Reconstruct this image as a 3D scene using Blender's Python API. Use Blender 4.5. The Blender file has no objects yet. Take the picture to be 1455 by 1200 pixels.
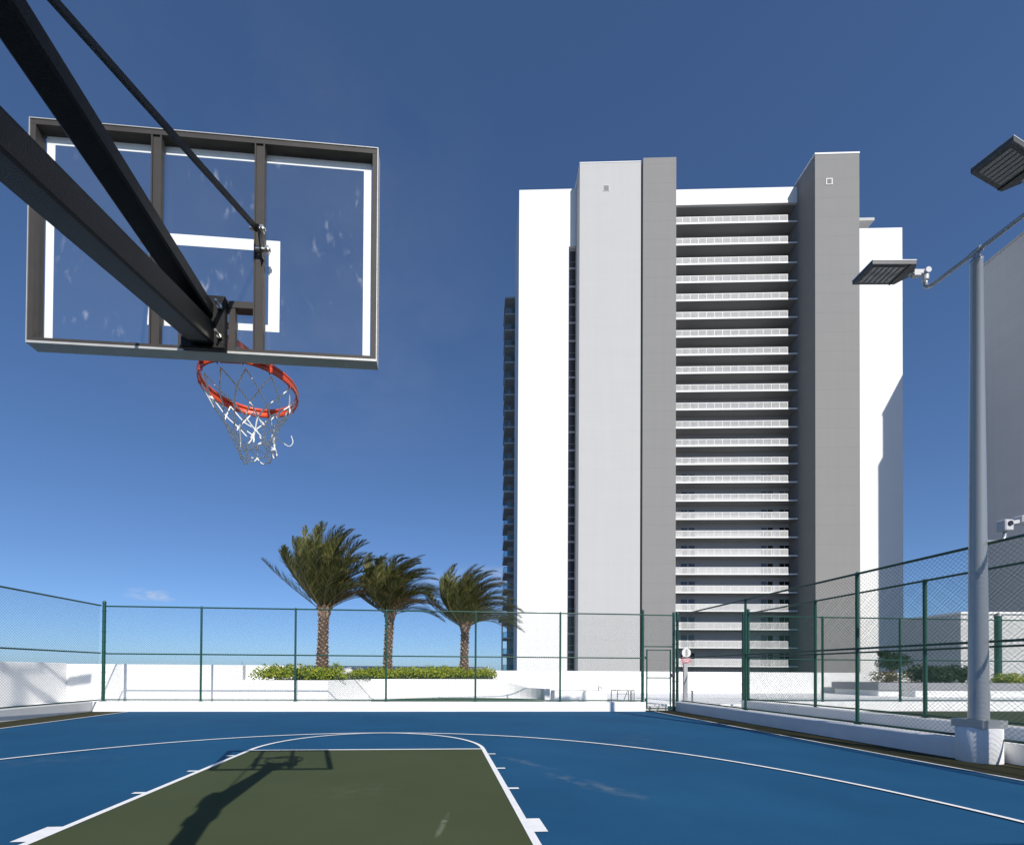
import bpy, math, random
from mathutils import Vector, Matrix
R = math.radians
rng = random.Random(7)
scene = bpy.context.scene
col = scene.collection

# ------------------------------------------------------------------ materials
def new_mat(name):
    m = bpy.data.materials.new(name); m.use_nodes = True
    nt = m.node_tree
    b = next(n for n in nt.nodes if n.type == 'BSDF_PRINCIPLED')
    return m, nt, b

def paint(name, color, rough=.6, var=.06, scale=6., bump=0., bscale=60., metal=0., spec=.5, stretch=(1, 1, 1), coat=0.):
    """plain coated surface with a slow colour drift and a fine bump"""
    m, nt, b = new_mat(name)
    N, L = nt.nodes, nt.links
    tc = N.new('ShaderNodeTexCoord'); mp = N.new('ShaderNodeMapping'); mp.inputs['Scale'].default_value = stretch
    L.new(tc.outputs['Object'], mp.inputs['Vector'])
    n = N.new('ShaderNodeTexNoise'); n.inputs['Scale'].default_value = scale; n.inputs['Detail'].default_value = 6
    L.new(mp.outputs['Vector'], n.inputs['Vector'])
    cr = N.new('ShaderNodeValToRGB')
    c0 = [max(0, c*(1-var)) for c in color]; c1 = [min(1, c*(1+var)) for c in color]
    cr.color_ramp.elements[0].color = (*c0, 1); cr.color_ramp.elements[1].color = (*c1, 1)
    cr.color_ramp.elements[0].position = .3; cr.color_ramp.elements[1].position = .7
    L.new(n.outputs['Fac'], cr.inputs['Fac']); L.new(cr.outputs['Color'], b.inputs['Base Color'])
    b.inputs['Roughness'].default_value = rough; b.inputs['Metallic'].default_value = metal
    b.inputs['Specular IOR Level'].default_value = spec
    b.inputs['Coat Weight'].default_value = coat
    if bump:
        n2 = N.new('ShaderNodeTexNoise'); n2.inputs['Scale'].default_value = bscale; n2.inputs['Detail'].default_value = 4
        L.new(tc.outputs['Object'], n2.inputs['Vector'])
        bp = N.new('ShaderNodeBump'); bp.inputs['Strength'].default_value = bump; bp.inputs['Distance'].default_value = .01
        L.new(n2.outputs['Fac'], bp.inputs['Height']); L.new(bp.outputs['Normal'], b.inputs['Normal'])
    return m

def facade(name, color, joint=3.2, amt=.05, streak=.05):
    """stucco tower wall: faint floor joints, patchy repaint and rain streaks"""
    m, nt, b = new_mat(name); N, L = nt.nodes, nt.links
    tc = N.new('ShaderNodeTexCoord'); sp = N.new('ShaderNodeSeparateXYZ'); L.new(tc.outputs['Object'], sp.inputs[0])
    d = N.new('ShaderNodeMath'); d.operation = 'DIVIDE'; d.inputs[1].default_value = joint; L.new(sp.outputs['Z'], d.inputs[0])
    f = N.new('ShaderNodeMath'); f.operation = 'FRACT'; L.new(d.outputs[0], f.inputs[0])
    lt = N.new('ShaderNodeMath'); lt.operation = 'LESS_THAN'; lt.inputs[1].default_value = .03; L.new(f.outputs[0], lt.inputs[0])
    mp = N.new('ShaderNodeMapping'); mp.inputs['Scale'].default_value = (1.2, 1.2, .05); L.new(tc.outputs['Object'], mp.inputs['Vector'])
    n = N.new('ShaderNodeTexNoise'); n.inputs['Scale'].default_value = 1.; n.inputs['Detail'].default_value = 5; L.new(mp.outputs['Vector'], n.inputs['Vector'])
    mp2 = N.new('ShaderNodeMapping'); mp2.inputs['Scale'].default_value = (.12, .12, .5); L.new(tc.outputs['Object'], mp2.inputs['Vector'])
    n2 = N.new('ShaderNodeTexNoise'); n2.inputs['Scale'].default_value = 1.; n2.inputs['Detail'].default_value = 3; L.new(mp2.outputs['Vector'], n2.inputs['Vector'])
    jn = N.new('ShaderNodeMath'); jn.operation = 'MULTIPLY'; L.new(lt.outputs[0], jn.inputs[0]); L.new(n2.outputs['Fac'], jn.inputs[1])
    a = N.new('ShaderNodeMath'); a.operation = 'MULTIPLY_ADD'; a.inputs[1].default_value = -amt*2; a.inputs[2].default_value = 1; L.new(jn.outputs[0], a.inputs[0])
    s = N.new('ShaderNodeMath'); s.operation = 'MULTIPLY_ADD'; s.inputs[1].default_value = streak*2; s.inputs[2].default_value = -streak; L.new(n.outputs['Fac'], s.inputs[0])
    s2 = N.new('ShaderNodeMath'); s2.operation = 'MULTIPLY_ADD'; s2.inputs[1].default_value = streak*2; s2.inputs[2].default_value = -streak; L.new(n2.outputs['Fac'], s2.inputs[0])
    t = N.new('ShaderNodeMath'); t.operation = 'ADD'; L.new(a.outputs[0], t.inputs[0]); L.new(s.outputs[0], t.inputs[1])
    t2 = N.new('ShaderNodeMath'); t2.operation = 'ADD'; L.new(t.outputs[0], t2.inputs[0]); L.new(s2.outputs[0], t2.inputs[1])
    v = N.new('ShaderNodeVectorMath'); v.operation = 'SCALE'; v.inputs[0].default_value = color; L.new(t2.outputs[0], v.inputs['Scale'])
    L.new(v.outputs[0], b.inputs['Base Color']); b.inputs['Roughness'].default_value = .9; b.inputs['Specular IOR Level'].default_value = .05
    return m

def leafmat(name, c0, c1, c2, rough=.5, trans=.25):
    m, nt, b = new_mat(name); N, L = nt.nodes, nt.links
    g = N.new('ShaderNodeNewGeometry'); cr = N.new('ShaderNodeValToRGB')
    e = cr.color_ramp.elements; e[0].color = (*c0, 1); e[1].color = (*c2, 1); k = e.new(.55); k.color = (*c1, 1)
    L.new(g.outputs['Random Per Island'], cr.inputs['Fac']); L.new(cr.outputs['Color'], b.inputs['Base Color'])
    b.inputs['Roughness'].default_value = rough; b.inputs['Specular IOR Level'].default_value = .3
    t = N.new('ShaderNodeBsdfTranslucent'); L.new(cr.outputs['Color'], t.inputs['Color'])
    mx = N.new('ShaderNodeMixShader'); mx.inputs[0].default_value = trans
    out = next(n for n in N if n.type == 'OUTPUT_MATERIAL')
    L.new(b.outputs[0], mx.inputs[1]); L.new(t.outputs[0], mx.inputs[2]); L.new(mx.outputs[0], out.inputs['Surface'])
    return m

def courtmat(name, color, color2, scuffs, wear=(.5, .5, .45)):
    """acrylic court coating: roller drift, fine grit and a few worn scuffs (x, y, angle, length, width)"""
    m, nt, b = new_mat(name); N, L = nt.nodes, nt.links
    tc = N.new('ShaderNodeTexCoord')
    n = N.new('ShaderNodeTexNoise'); n.inputs['Scale'].default_value = .55; n.inputs['Detail'].default_value = 7; n.inputs['Roughness'].default_value = .6
    L.new(tc.outputs['Object'], n.inputs['Vector'])
    cr = N.new('ShaderNodeValToRGB'); cr.color_ramp.elements[0].color = (*color, 1); cr.color_ramp.elements[1].color = (*color2, 1)
    cr.color_ramp.elements[0].position = .3; cr.color_ramp.elements[1].position = .72
    L.new(n.outputs['Fac'], cr.inputs['Fac'])
    cur = cr.outputs['Color']
    g = N.new('ShaderNodeTexNoise'); g.inputs['Scale'].default_value = 95; g.inputs['Detail'].default_value = 3; L.new(tc.outputs['Object'], g.inputs['Vector'])
    for (x, y, ang, ln, wd, amt) in scuffs:
        mp = N.new('ShaderNodeMapping'); mp.vector_type = 'TEXTURE'
        mp.inputs['Location'].default_value = (x, y, 0); mp.inputs['Rotation'].default_value = (0, 0, ang); mp.inputs['Scale'].default_value = (ln, wd, 1)
        L.new(tc.outputs['Object'], mp.inputs['Vector'])
        sx = N.new('ShaderNodeSeparateXYZ'); L.new(mp.outputs['Vector'], sx.inputs[0])
        cb = N.new('ShaderNodeCombineXYZ'); L.new(sx.outputs['X'], cb.inputs['X']); L.new(sx.outputs['Y'], cb.inputs['Y'])
        ln_ = N.new('ShaderNodeVectorMath'); ln_.operation = 'LENGTH'; L.new(cb.outputs[0], ln_.inputs[0])
        mr = N.new('ShaderNodeMapRange'); mr.inputs['From Min'].default_value = 1; mr.inputs['From Max'].default_value = .0; mr.clamp = True
        L.new(ln_.outputs['Value'], mr.inputs['Value'])
        nn = N.new('ShaderNodeTexNoise'); nn.inputs['Scale'].default_value = 5; nn.inputs['Detail'].default_value = 6; L.new(tc.outputs['Object'], nn.inputs['Vector'])
        mr2 = N.new('ShaderNodeMapRange'); mr2.inputs['From Min'].default_value = .42; mr2.inputs['From Max'].default_value = .66; L.new(nn.outputs['Fac'], mr2.inputs['Value'])
        mu = N.new('ShaderNodeMath'); mu.operation = 'MULTIPLY'; L.new(mr.outputs[0], mu.inputs[0]); L.new(mr2.outputs[0], mu.inputs[1])
        mu2 = N.new('ShaderNodeMath'); mu2.operation = 'MULTIPLY'; mu2.inputs[1].default_value = amt; L.new(mu.outputs[0], mu2.inputs[0])
        mx = N.new('ShaderNodeMix'); mx.data_type = 'RGBA'; L.new(mu2.outputs[0], mx.inputs['Factor']); L.new(cur, mx.inputs[6]); mx.inputs[7].default_value = (*wear, 1)
        cur = mx.outputs[2]
    L.new(cur, b.inputs['Base Color'])
    b.inputs['Roughness'].default_value = .85; b.inputs['Specular IOR Level'].default_value = .06
    bp = N.new('ShaderNodeBump'); bp.inputs['Strength'].default_value = .35; bp.inputs['Distance'].default_value = .004
    L.new(g.outputs['Fac'], bp.inputs['Height']); L.new(bp.outputs['Normal'], b.inputs['Normal'])
    return m

def glassmat():
    m, nt, b = new_mat('backboard_glass'); N, L = nt.nodes, nt.links
    out = next(n for n in N if n.type == 'OUTPUT_MATERIAL')
    tr = N.new('ShaderNodeBsdfTransparent'); tr.inputs[0].default_value = (.955, .965, .965, 1)
    gl = N.new('ShaderNodeBsdfGlossy'); gl.inputs['Roughness'].default_value = .02
    fr = N.new('ShaderNodeFresnel'); fr.inputs[0].default_value = 1.14
    mx = N.new('ShaderNodeMixShader'); L.new(fr.outputs[0], mx.inputs[0]); L.new(tr.outputs[0], mx.inputs[1]); L.new(gl.outputs[0], mx.inputs[2])
    # dried water marks and ball smudges
    tc = N.new('ShaderNodeTexCoord'); mp = N.new('ShaderNodeMapping'); mp.inputs['Scale'].default_value = (1.4, 1, .55); L.new(tc.outputs['Object'], mp.inputs['Vector'])
    n1 = N.new('ShaderNodeTexNoise'); n1.inputs['Scale'].default_value = 26; n1.inputs['Detail'].default_value = 7; n1.inputs['Distortion'].default_value = .4; L.new(mp.outputs['Vector'], n1.inputs['Vector'])
    n2 = N.new('ShaderNodeTexNoise'); n2.inputs['Scale'].default_value = 4.2; n2.inputs['Detail'].default_value = 3; L.new(tc.outputs['Object'], n2.inputs['Vector'])
    r1 = N.new('ShaderNodeMapRange'); r1.inputs['From Min'].default_value = .56; r1.inputs['From Max'].default_value = .74; L.new(n1.outputs['Fac'], r1.inputs['Value'])
    r2 = N.new('ShaderNodeMapRange'); r2.inputs['From Min'].default_value = .53; r2.inputs['From Max'].default_value = .68; L.new(n2.outputs['Fac'], r2.inputs['Value'])
    mu = N.new('ShaderNodeMath'); mu.operation = 'MULTIPLY'; L.new(r1.outputs[0], mu.inputs[0]); L.new(r2.outputs[0], mu.inputs[1])
    m3 = N.new('ShaderNodeMath'); m3.operation = 'MULTIPLY_ADD'; m3.inputs[1].default_value = .24; m3.inputs[2].default_value = .010; L.new(mu.outputs[0], m3.inputs[0])
    df = N.new('ShaderNodeBsdfDiffuse'); df.inputs[0].default_value = (.8, .82, .85, 1)
    mx2 = N.new('ShaderNodeMixShader'); L.new(m3.outputs[0], mx2.inputs[0]); L.new(mx.outputs[0], mx2.inputs[1]); L.new(df.outputs[0], mx2.inputs[2])
    L.new(mx2.outputs[0], out.inputs['Surface'])
    return m

def clearglass(name, tint):
    m, nt, b = new_mat(name); N, L = nt.nodes, nt.links
    out = next(n for n in N if n.type == 'OUTPUT_MATERIAL')
    tr = N.new('ShaderNodeBsdfTransparent'); tr.inputs[0].default_value = (*tint, 1)
    gl = N.new('ShaderNodeBsdfGlossy'); gl.inputs['Roughness'].default_value = .05
    fr = N.new('ShaderNodeFresnel'); fr.inputs[0].default_value = 1.45
    mx = N.new('ShaderNodeMixShader'); L.new(fr.outputs[0], mx.inputs[0]); L.new(tr.outputs[0], mx.inputs[1]); L.new(gl.outputs[0], mx.inputs[2])
    L.new(mx.outputs[0], out.inputs['Surface'])
    return m

M = dict(
    court=courtmat('blue_court_coating', (.0140, .073, .158), (.0180, .095, .198), [(2.75, 3.55, R(-57), .9, .20, .20), (2.3, 4.7, R(-55), .6, .14, .14), (-4.5, 5, .3, 1.8, .5, .06), (4.6, 6.5, .9, 1.6, .4, .07)]),
    key=courtmat('green_key_coating', (.058, .074, .036), (.070, .088, .044), [(1.13, 2.35, R(80), .34, .035, .55), (.3, 3.4, .4, .5, .3, .06)], (.5, .52, .42)),
    border=courtmat('olive_court_border', (.040, .040, .021), (.052, .052, .028), [(8.2, 9, R(90), 2, .12, .2)], (.16, .15, .10)),
    line=paint('white_line_paint', (.82, .82, .81), .8, .05, 14, .2, 90, spec=.06),
    white=paint('white_stucco', (.80, .80, .79), .9, .025, 1.3, .12, 45, spec=.05),
    curb=paint('white_curb_paint', (.79, .79, .785), .85, .05, 2.5, .15, 40, spec=.06),
    floor=paint('white_terrace_floor', (.87, .87, .85), .9, .03, 1.5, .1, 30, spec=.05),
    walk=paint('pale_walkway_concrete', (.74, .74, .72), .9, .06, 2., .2, 30, spec=.05),
    turf=paint('putting_green_turf', (.050, .105, .058), .95, .25, 40, .8, 220, spec=.1),
    court2=paint('dark_green_court', (.045, .062, .034), .8, .12, 3, .2, 80, spec=.2),
    soil=paint('planter_soil', (.06, .045, .03), .95, .3, 12, .8, 40),
    green=paint('green_fence_coating', (.004, .058, .038), .42, .10, 9, coat=.2),
    wire=paint('green_vinyl_wire', (.005, .045, .031), .5, .08, 20),
    black=paint('black_powder_coat', (.0055, .0055, .006), .42, .2, 30, .28, 300, spec=.25),
    frame=paint('dark_bronze_frame', (.050, .045, .041), .5, .08, 15, .1, 200, spec=.25),
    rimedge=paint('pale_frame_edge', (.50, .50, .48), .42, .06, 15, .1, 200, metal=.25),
    zinc=paint('zinc_bolt', (.62, .62, .60), .28, .1, 60, metal=1.),
    orange=paint('orange_rim_paint', (.76, .085, .022), .38, .06, 25, .1, 150, coat=.3),
    net=paint('white_net_cord', (.86, .86, .85), .9, .05, 50),
    bpaint=paint('white_board_paint', (.86, .86, .86), .6, .02, 8),
    glass=glassmat(),
    galv=paint('grey_pole_paint', (.33, .345, .36), .30, .05, 4, metal=.45, stretch=(1, 1, .1), coat=.1),
    footing=paint('white_footing', (.74, .74, .74), .8, .05, 3, .2, 50),
    lamp=paint('charcoal_lamp_casting', (.075, .076, .08), .5, .08, 20, .1, 150),
    lamptop=paint('pale_lamp_top', (.55, .56, .56), .45, .05, 20, metal=.2),
    led=paint('grey_led_lens', (.20, .205, .21), .25, .25, 160, .6, 260, coat=.5),
    cctv=paint('white_camera_plastic', (.50, .50, .51), .4, .03, 10),
    darkplastic=paint('dark_lens', (.02, .02, .022), .15, .1, 10),
    twhite=facade('tower_white_stucco', (.80, .80, .79), amt=.02, streak=.015),
    tlight=facade('tower_light_grey_stucco', (.485, .485, .48), amt=.025, streak=.03),
    tgrey=facade('tower_mid_grey_stucco', (.256, .253, .248), amt=.08, streak=.035),
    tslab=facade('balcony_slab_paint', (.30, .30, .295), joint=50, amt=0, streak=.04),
    trail=paint('white_balcony_railing', (.80, .80, .79), .5, .03, 2),
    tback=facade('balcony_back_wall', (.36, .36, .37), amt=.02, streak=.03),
    tdark=facade('tower_slot_grey', (.30, .30, .32), amt=.03, streak=.04),
    t2=facade('second_tower_grey_stucco', (.56, .56, .565), amt=.05, streak=.05),
    wglass=paint('dark_window_glass', (.012, .013, .018), .08, .3, .6, spec=.6),
    wframe=paint('pale_window_frame', (.42, .42, .43), .5, .05, 3),
    bglass=clearglass('balcony_glass', (.62, .78, .84)),
    frond=leafmat('palm_frond', (.058, .078, .020), (.140, .150, .042), (.290, .255, .110), .45, .38),
    oldfrond=leafmat('dry_palm_frond', (.12, .085, .035), (.17, .125, .055), (.24, .18, .09), .6, .2),
    rachis=paint('palm_leaf_stalk', (.20, .15, .065), .55, .25, 8),
    trunk=leafmat('palm_trunk_scales', (.17, .11, .078), (.29, .20, .15), (.42, .31, .24), .9, 0.),
    trunkcore=paint('palm_trunk_core', (.075, .048, .034), .95, .3, 14, .5, 60),
    hedge=leafmat('yellow_green_hedge_leaf', (.16, .24, .02), (.32, .39, .035), (.50, .49, .06), .5, .25),
    hedgedark=leafmat('dark_hedge_leaf', (.020, .045, .014), (.04, .075, .02), (.10, .14, .04), .5, .2),
    petal=paint('small_white_petal', (.75, .75, .70), .8, .05, 10),
    shrub=leafmat('shrub_leaf', (.012, .026, .012), (.025, .045, .018), (.06, .085, .03), .5, .15),
    bark=paint('tree_bark', (.09, .065, .045), .9, .3, 12, .5, 50),
    metal=paint('brushed_rail_metal', (.30, .30, .30), .4, .05, 15, metal=.6),
    pink=paint('pink_notice', (.60, .26, .28), .5, .05, 5),
    red=paint('red_lettering', (.5, .04, .05), .5, .05, 5),
    ground=paint('dark_city_ground', (.05, .055, .05), .95, .35, .01),  # dark mottled ground far below the terrace
    annex=facade('annex_pale_wall', (.60, .60, .59), amt=.02, streak=.04),  # one even pale grey on every annex wall
)

# ------------------------------------------------------------------ builders
class MB:
    def __init__(s): s.v, s.f, s.sm = [], [], []
    def add(s, vs, fs, smooth=False):
        o = len(s.v); s.v += [tuple(p) for p in vs]
        s.f += [tuple(i+o for i in f) for f in fs]; s.sm += [smooth]*len(fs)
        return s
    def box(s, x0, x1, y0, y1, z0, z1):
        return s.add([(x0,y0,z0),(x1,y0,z0),(x1,y1,z0),(x0,y1,z0),(x0,y0,z1),(x1,y0,z1),(x1,y1,z1),(x0,y1,z1)],
                     [(0,3,2,1),(4,5,6,7),(0,1,5,4),(1,2,6,5),(2,3,7,6),(3,0,4,7)])
    def cbox(s, x0, x1, y0, y1, z0, z1, c=.01):
        """box with bevelled edges"""
        X = (x0, x0+c, x1-c, x1); Y = (y0, y0+c, y1-c, y1); Z = (z0, z0+c, z1-c, z1)
        def k(i, j, l): return (X[i], Y[j], Z[l])
        vs, idx = [], {}
        def vid(p):
            if p not in idx: idx[p] = len(vs); vs.append(k(*p))
            return idx[p]
        fs = []
        for a in (0, 3):
            q = [(a,1,1),(a,2,1),(a,2,2),(a,1,2)]; fs.append([vid(p) for p in (q if a else q[::-1])])
            q = [(1,a,1),(2,a,1),(2,a,2),(1,a,2)]; fs.append([vid(p) for p in (q[::-1] if a else q)])
            q = [(1,1,a),(2,1,a),(2,2,a),(1,2,a)]; fs.append([vid(p) for p in (q if a else q[::-1])])
        for i in (0, 3):
            ii = 1 if i == 0 else 2
            for j in (0, 3):
                jj = 1 if j == 0 else 2
                fs.append([vid((i,jj,1)), vid((ii,j,1)), vid((ii,j,2)), vid((i,jj,2))])
                fs.append([vid((i,1,jj)), vid((ii,1,j)), vid((ii,2,j)), vid((i,2,jj))])
                fs.append([vid((1,i,jj)), vid((1,ii,j)), vid((2,ii,j)), vid((2,i,jj))])
                for l in (0, 3):
                    ll = 1 if l == 0 else 2
                    fs.append([vid((i,jj,ll)), vid((ii,j,ll)), vid((ii,jj,l))])
        return s.add(vs, fs)
    def tube(s, pts, r, n=8, r1=None, cap=True, smooth=True):
        pts = [Vector(p) for p in pts]; m = len(pts)
        if not isinstance(r, (list, tuple)):
            r1 = r if r1 is None else r1
            r = [r+(r1-r)*i/(m-1) for i in range(m)]
        vs, fs = [], []
        t0 = (pts[1]-pts[0]).normalized()
        up = Vector((0,0,1)) if abs(t0.z) < .9 else Vector((1,0,0))
        nx = t0.cross(up).normalized()
        for i, p in enumerate(pts):
            a = pts[min(i+1, m-1)]-pts[max(i-1, 0)]; a.normalize()
            nx = (nx - a*nx.dot(a)).normalized(); ny = a.cross(nx)
            for k in range(n):
                t = 2*math.pi*(k+.5)/n
                vs.append(p + nx*(math.cos(t)*r[i]) + ny*(math.sin(t)*r[i]))
        for i in range(m-1):
            for k in range(n):
                fs.append((i*n+k, i*n+(k+1) % n, (i+1)*n+(k+1) % n, (i+1)*n+k))
        s.add(vs, fs, smooth)
        if cap: s.add([vs[k] for k in range(n)][::-1], [tuple(range(n))]); s.add([vs[(m-1)*n+k] for k in range(n)], [tuple(range(n))])
        return s
    def bar(s, p0, p1, w, h, up=(0,0,1)):
        """rectangular bar from p0 to p1, w across, h along up"""
        p0, p1 = Vector(p0), Vector(p1); t = (p1-p0).normalized(); u = Vector(up); x = t.cross(u).normalized(); u = x.cross(t)
        vs = [p + x*(a*w/2) + u*(b*h/2) for p in (p0, p1) for a, b in ((-1,-1),(1,-1),(1,1),(-1,1))]
        return s.add(vs, [(0,1,2,3),(7,6,5,4),(0,4,5,1),(1,5,6,2),(2,6,7,3),(3,7,4,0)])
    def lathe(s, c, prof, n=32, smooth=True):
        vs = [(c[0]+r*math.cos(2*math.pi*k/n), c[1]+r*math.sin(2*math.pi*k/n), c[2]+z) for r, z in prof for k in range(n)]
        fs = [(i*n+k, i*n+(k+1) % n, (i+1)*n+(k+1) % n, (i+1)*n+k) for i in range(len(prof)-1) for k in range(n)]
        return s.add(vs, fs, smooth)
    def ring(s, c, prof, n=48):
        """closed section revolved about z"""
        m = len(prof)
        vs = [(c[0]+r*math.cos(2*math.pi*k/n), c[1]+r*math.sin(2*math.pi*k/n), c[2]+z) for k in range(n) for r, z in prof]
        fs = [(k*m+i, ((k+1) % n)*m+i, ((k+1) % n)*m+(i+1) % m, k*m+(i+1) % m) for k in range(n) for i in range(m)]
        return s.add(vs, fs, True)
    def prism(s, poly, z0, z1):
        """vertical prism; z1 may be a list of heights"""
        n = len(poly); zt = z1 if isinstance(z1, (list, tuple)) else [z1]*n
        vs = [(x, y, z0) for x, y in poly] + [(x, y, zt[i]) for i, (x, y) in enumerate(poly)]
        return s.add(vs, [tuple(range(n))[::-1], tuple(range(n, 2*n))] + [(i, (i+1) % n, n+(i+1) % n, n+i) for i in range(n)])
    def quad(s, a, b, c, d): return s.add([a, b, c, d], [(0,1,2,3)])
    def build(s, name, mat, parent=None, loc=None, rot=None):
        me = bpy.data.meshes.new(name); me.from_pydata(s.v, [], s.f)
        me.polygons.foreach_set('use_smooth', s.sm); me.update()
        me.materials.append(M[mat] if isinstance(mat, str) else mat)
        o = bpy.data.objects.new(name, me); col.objects.link(o)
        if parent: o.parent = parent
        if loc: o.location = loc
        if rot: o.rotation_euler = rot
        return o

def tag(o, label, cat, group=None):
    o['label'] = label; o['category'] = cat
    if group: o['group'] = group
    return o
def thing(name, label, cat, loc=(0,0,0), rz=0, group=None):
    o = bpy.data.objects.new(name, None); col.objects.link(o)
    o.empty_display_size = .2; o.location = loc; o.rotation_euler = (0, 0, rz)
    return tag(o, label, cat, group)
def structure(o, kind='structure'): o['kind'] = kind; return o
def copy_tree(o, parent=None):
    c = o.copy(); col.objects.link(c); c.parent = parent
    for ch in list(o.children): copy_tree(ch, c)
    return c

# ------------------------------------------------------------------ camera (solved from the court markings)
cam_d = bpy.data.cameras.new('camera'); cam = bpy.data.objects.new('camera', cam_d); col.objects.link(cam); scene.camera = cam
YAW, PIT, ROL, F, U0, V0 = 0.07031422, 0.00956891, -0.00614768, 626.01, 668.113, 946.857
W0, H0 = 1455., 1200.
cam.location = (1.09241, -1.22363, 1.23993)
fw = Vector((math.sin(YAW)*math.cos(PIT), math.cos(YAW)*math.cos(PIT), math.sin(PIT)))
rt = Vector((math.cos(YAW), -math.sin(YAW), 0)); up = rt.cross(fw)
cr_, sr_ = math.cos(ROL), math.sin(ROL)
r2 = rt*cr_ - up*sr_; u2 = up*cr_ + rt*sr_
cam.matrix_world = Matrix(((r2.x, u2.x, -fw.x, cam.location.x), (r2.y, u2.y, -fw.y, cam.location.y), (r2.z, u2.z, -fw.z, cam.location.z), (0,0,0,1)))
cam_d.sensor_fit = 'HORIZONTAL'; cam_d.sensor_width = 36; cam_d.lens = F/W0*36
cam_d.shift_x = (W0/2-U0)/W0; cam_d.shift_y = (V0-H0/2)/W0
cam_d.clip_start = .05; cam_d.clip_end = 20000

# ------------------------------------------------------------------ light
SUN = Vector((-.388, 1.356, -1.)).normalized()
ELEV = math.asin(-SUN.z)
sl = bpy.data.lights.new('sun', 'SUN'); sl.energy = 5.0; sl.angle = R(.53); sl.color = (1., .945, .865)
so = bpy.data.objects.new('sun', sl); col.objects.link(so); so.rotation_mode = 'QUATERNION'
so.rotation_quaternion = SUN.to_track_quat('-Z', 'Y'); so.location = (10, -30, 40)
w = bpy.data.worlds.new('World'); scene.world = w; w.use_nodes = True
N, L = w.node_tree.nodes, w.node_tree.links
bg = next(n for n in N if n.type == 'BACKGROUND'); bg.inputs['Strength'].default_value = .085
sky = N.new('ShaderNodeTexSky'); sky.sky_type = 'NISHITA'; sky.sun_disc = False
sky.sun_elevation = ELEV; sky.sun_rotation = math.atan2(-SUN.x, -SUN.y)
sky.altitude = 0; sky.air_density = .7; sky.dust_density = .45; sky.ozone_density = 4.2
# a few thin wisps of cloud just above the horizon
tc = N.new('ShaderNodeTexCoord')
def wisp(d, half, amt, prev, stretch, th):
    mp = N.new('ShaderNodeMapping'); mp.inputs['Scale'].default_value = stretch; L.new(tc.outputs['Generated'], mp.inputs['Vector'])
    n = N.new('ShaderNodeTexNoise'); n.inputs['Scale'].default_value = 1; n.inputs['Detail'].default_value = 8; n.inputs['Roughness'].default_value = .6; L.new(mp.outputs['Vector'], n.inputs['Vector'])
    r = N.new('ShaderNodeMapRange'); r.inputs['From Min'].default_value = th; r.inputs['From Max'].default_value = th+.25; L.new(n.outputs['Fac'], r.inputs['Value'])
    sb = N.new('ShaderNodeVectorMath'); sb.operation = 'SUBTRACT'; sb.inputs[1].default_value = d; L.new(tc.outputs['Generated'], sb.inputs[0])
    sc = N.new('ShaderNodeVectorMath'); sc.operation = 'MULTIPLY'; sc.inputs[1].default_value = (1/half[0], 1/half[0], 1/half[1]); L.new(sb.outputs[0], sc.inputs[0])
    ln = N.new('ShaderNodeVectorMath'); ln.operation = 'LENGTH'; L.new(sc.outputs[0], ln.inputs[0])
    r3 = N.new('ShaderNodeMapRange'); r3.inputs['From Min'].default_value = 1; r3.inputs['From Max'].default_value = .2; L.new(ln.outputs['Value'], r3.inputs['Value'])
    mu = N.new('ShaderNodeMath'); mu.operation = 'MULTIPLY'; L.new(r.outputs[0], mu.inputs[0]); L.new(r3.outputs[0], mu.inputs[1])
    mu2 = N.new('ShaderNodeMath'); mu2.operation = 'MULTIPLY'; mu2.inputs[1].default_value = amt; L.new(mu.outputs[0], mu2.inputs[0])
    mx = N.new('ShaderNodeMix'); mx.data_type = 'RGBA'; L.new(mu2.outputs[0], mx.inputs['Factor']); L.new(prev, mx.inputs[6]); mx.inputs[7].default_value = (8.5, 8.3, 8.6, 1)
    return mx.outputs[2]
def raydir(u, v):
    d = fw + r2*((u-U0)/F) - u2*((v-V0)/F); d.normalize(); return d
gm = N.new('ShaderNodeGamma'); gm.inputs['Gamma'].default_value = .80; L.new(sky.outputs['Color'], gm.inputs['Color'])   # clear, polarised winter sky
ti = N.new('ShaderNodeVectorMath'); ti.operation = 'MULTIPLY'; ti.inputs[1].default_value = (1.20, 1.55, 1.98); L.new(gm.outputs['Color'], ti.inputs[0])
c_ = ti.outputs[0]
c_ = wisp(raydir(213, 845), (.045, .013), .75, c_, (26, 26, 80), .42)
c_ = wisp(raydir(720, 830), (.30, .05), .35, c_, (9, 9, 34), .45)
c_ = wisp(raydir(430, 420), (.40, .30), .05, c_, (5, 5, 9), .4)
L.new(c_, bg.inputs['Color'])

# ------------------------------------------------------------------ ground, courts
FZ = .18                                         # terrace floor level behind the back kerb
structure(MB().box(-4000, 4000, -4000, 6000, -26, -25).build('city_ground', 'ground'))
structure(MB().box(-9.1, 9.15, -3.2, 12.62, -.6, 0).build('basketball_court', 'court'))
b = MB()
for (x0, x1, y0, y1) in ((-9.05, -7.90, -3.1, 12.25), (7.89, 9.05, -3.1, 12.25), (-7.90, 7.89, -3.1, -.05), (7.62, 8.75, 12.25, 13.0)):
    b.quad((x0, y0, .004), (x1, y0, .004), (x1, y1, .004), (x0, y1, .004))
structure(b.build('court_border', 'border'))
structure(MB().quad((-1.80, -.04, .0045), (1.80, -.04, .0045), (1.80, 5.76, .0045), (-1.80, 5.76, .0045)).build('key_paint', 'key'))
b = MB(); Z = .0085
def rect(x0, x1, y0, y1): b.quad((x0, y0, Z), (x1, y0, Z), (x1, y1, Z), (x0, y1, Z))
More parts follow.
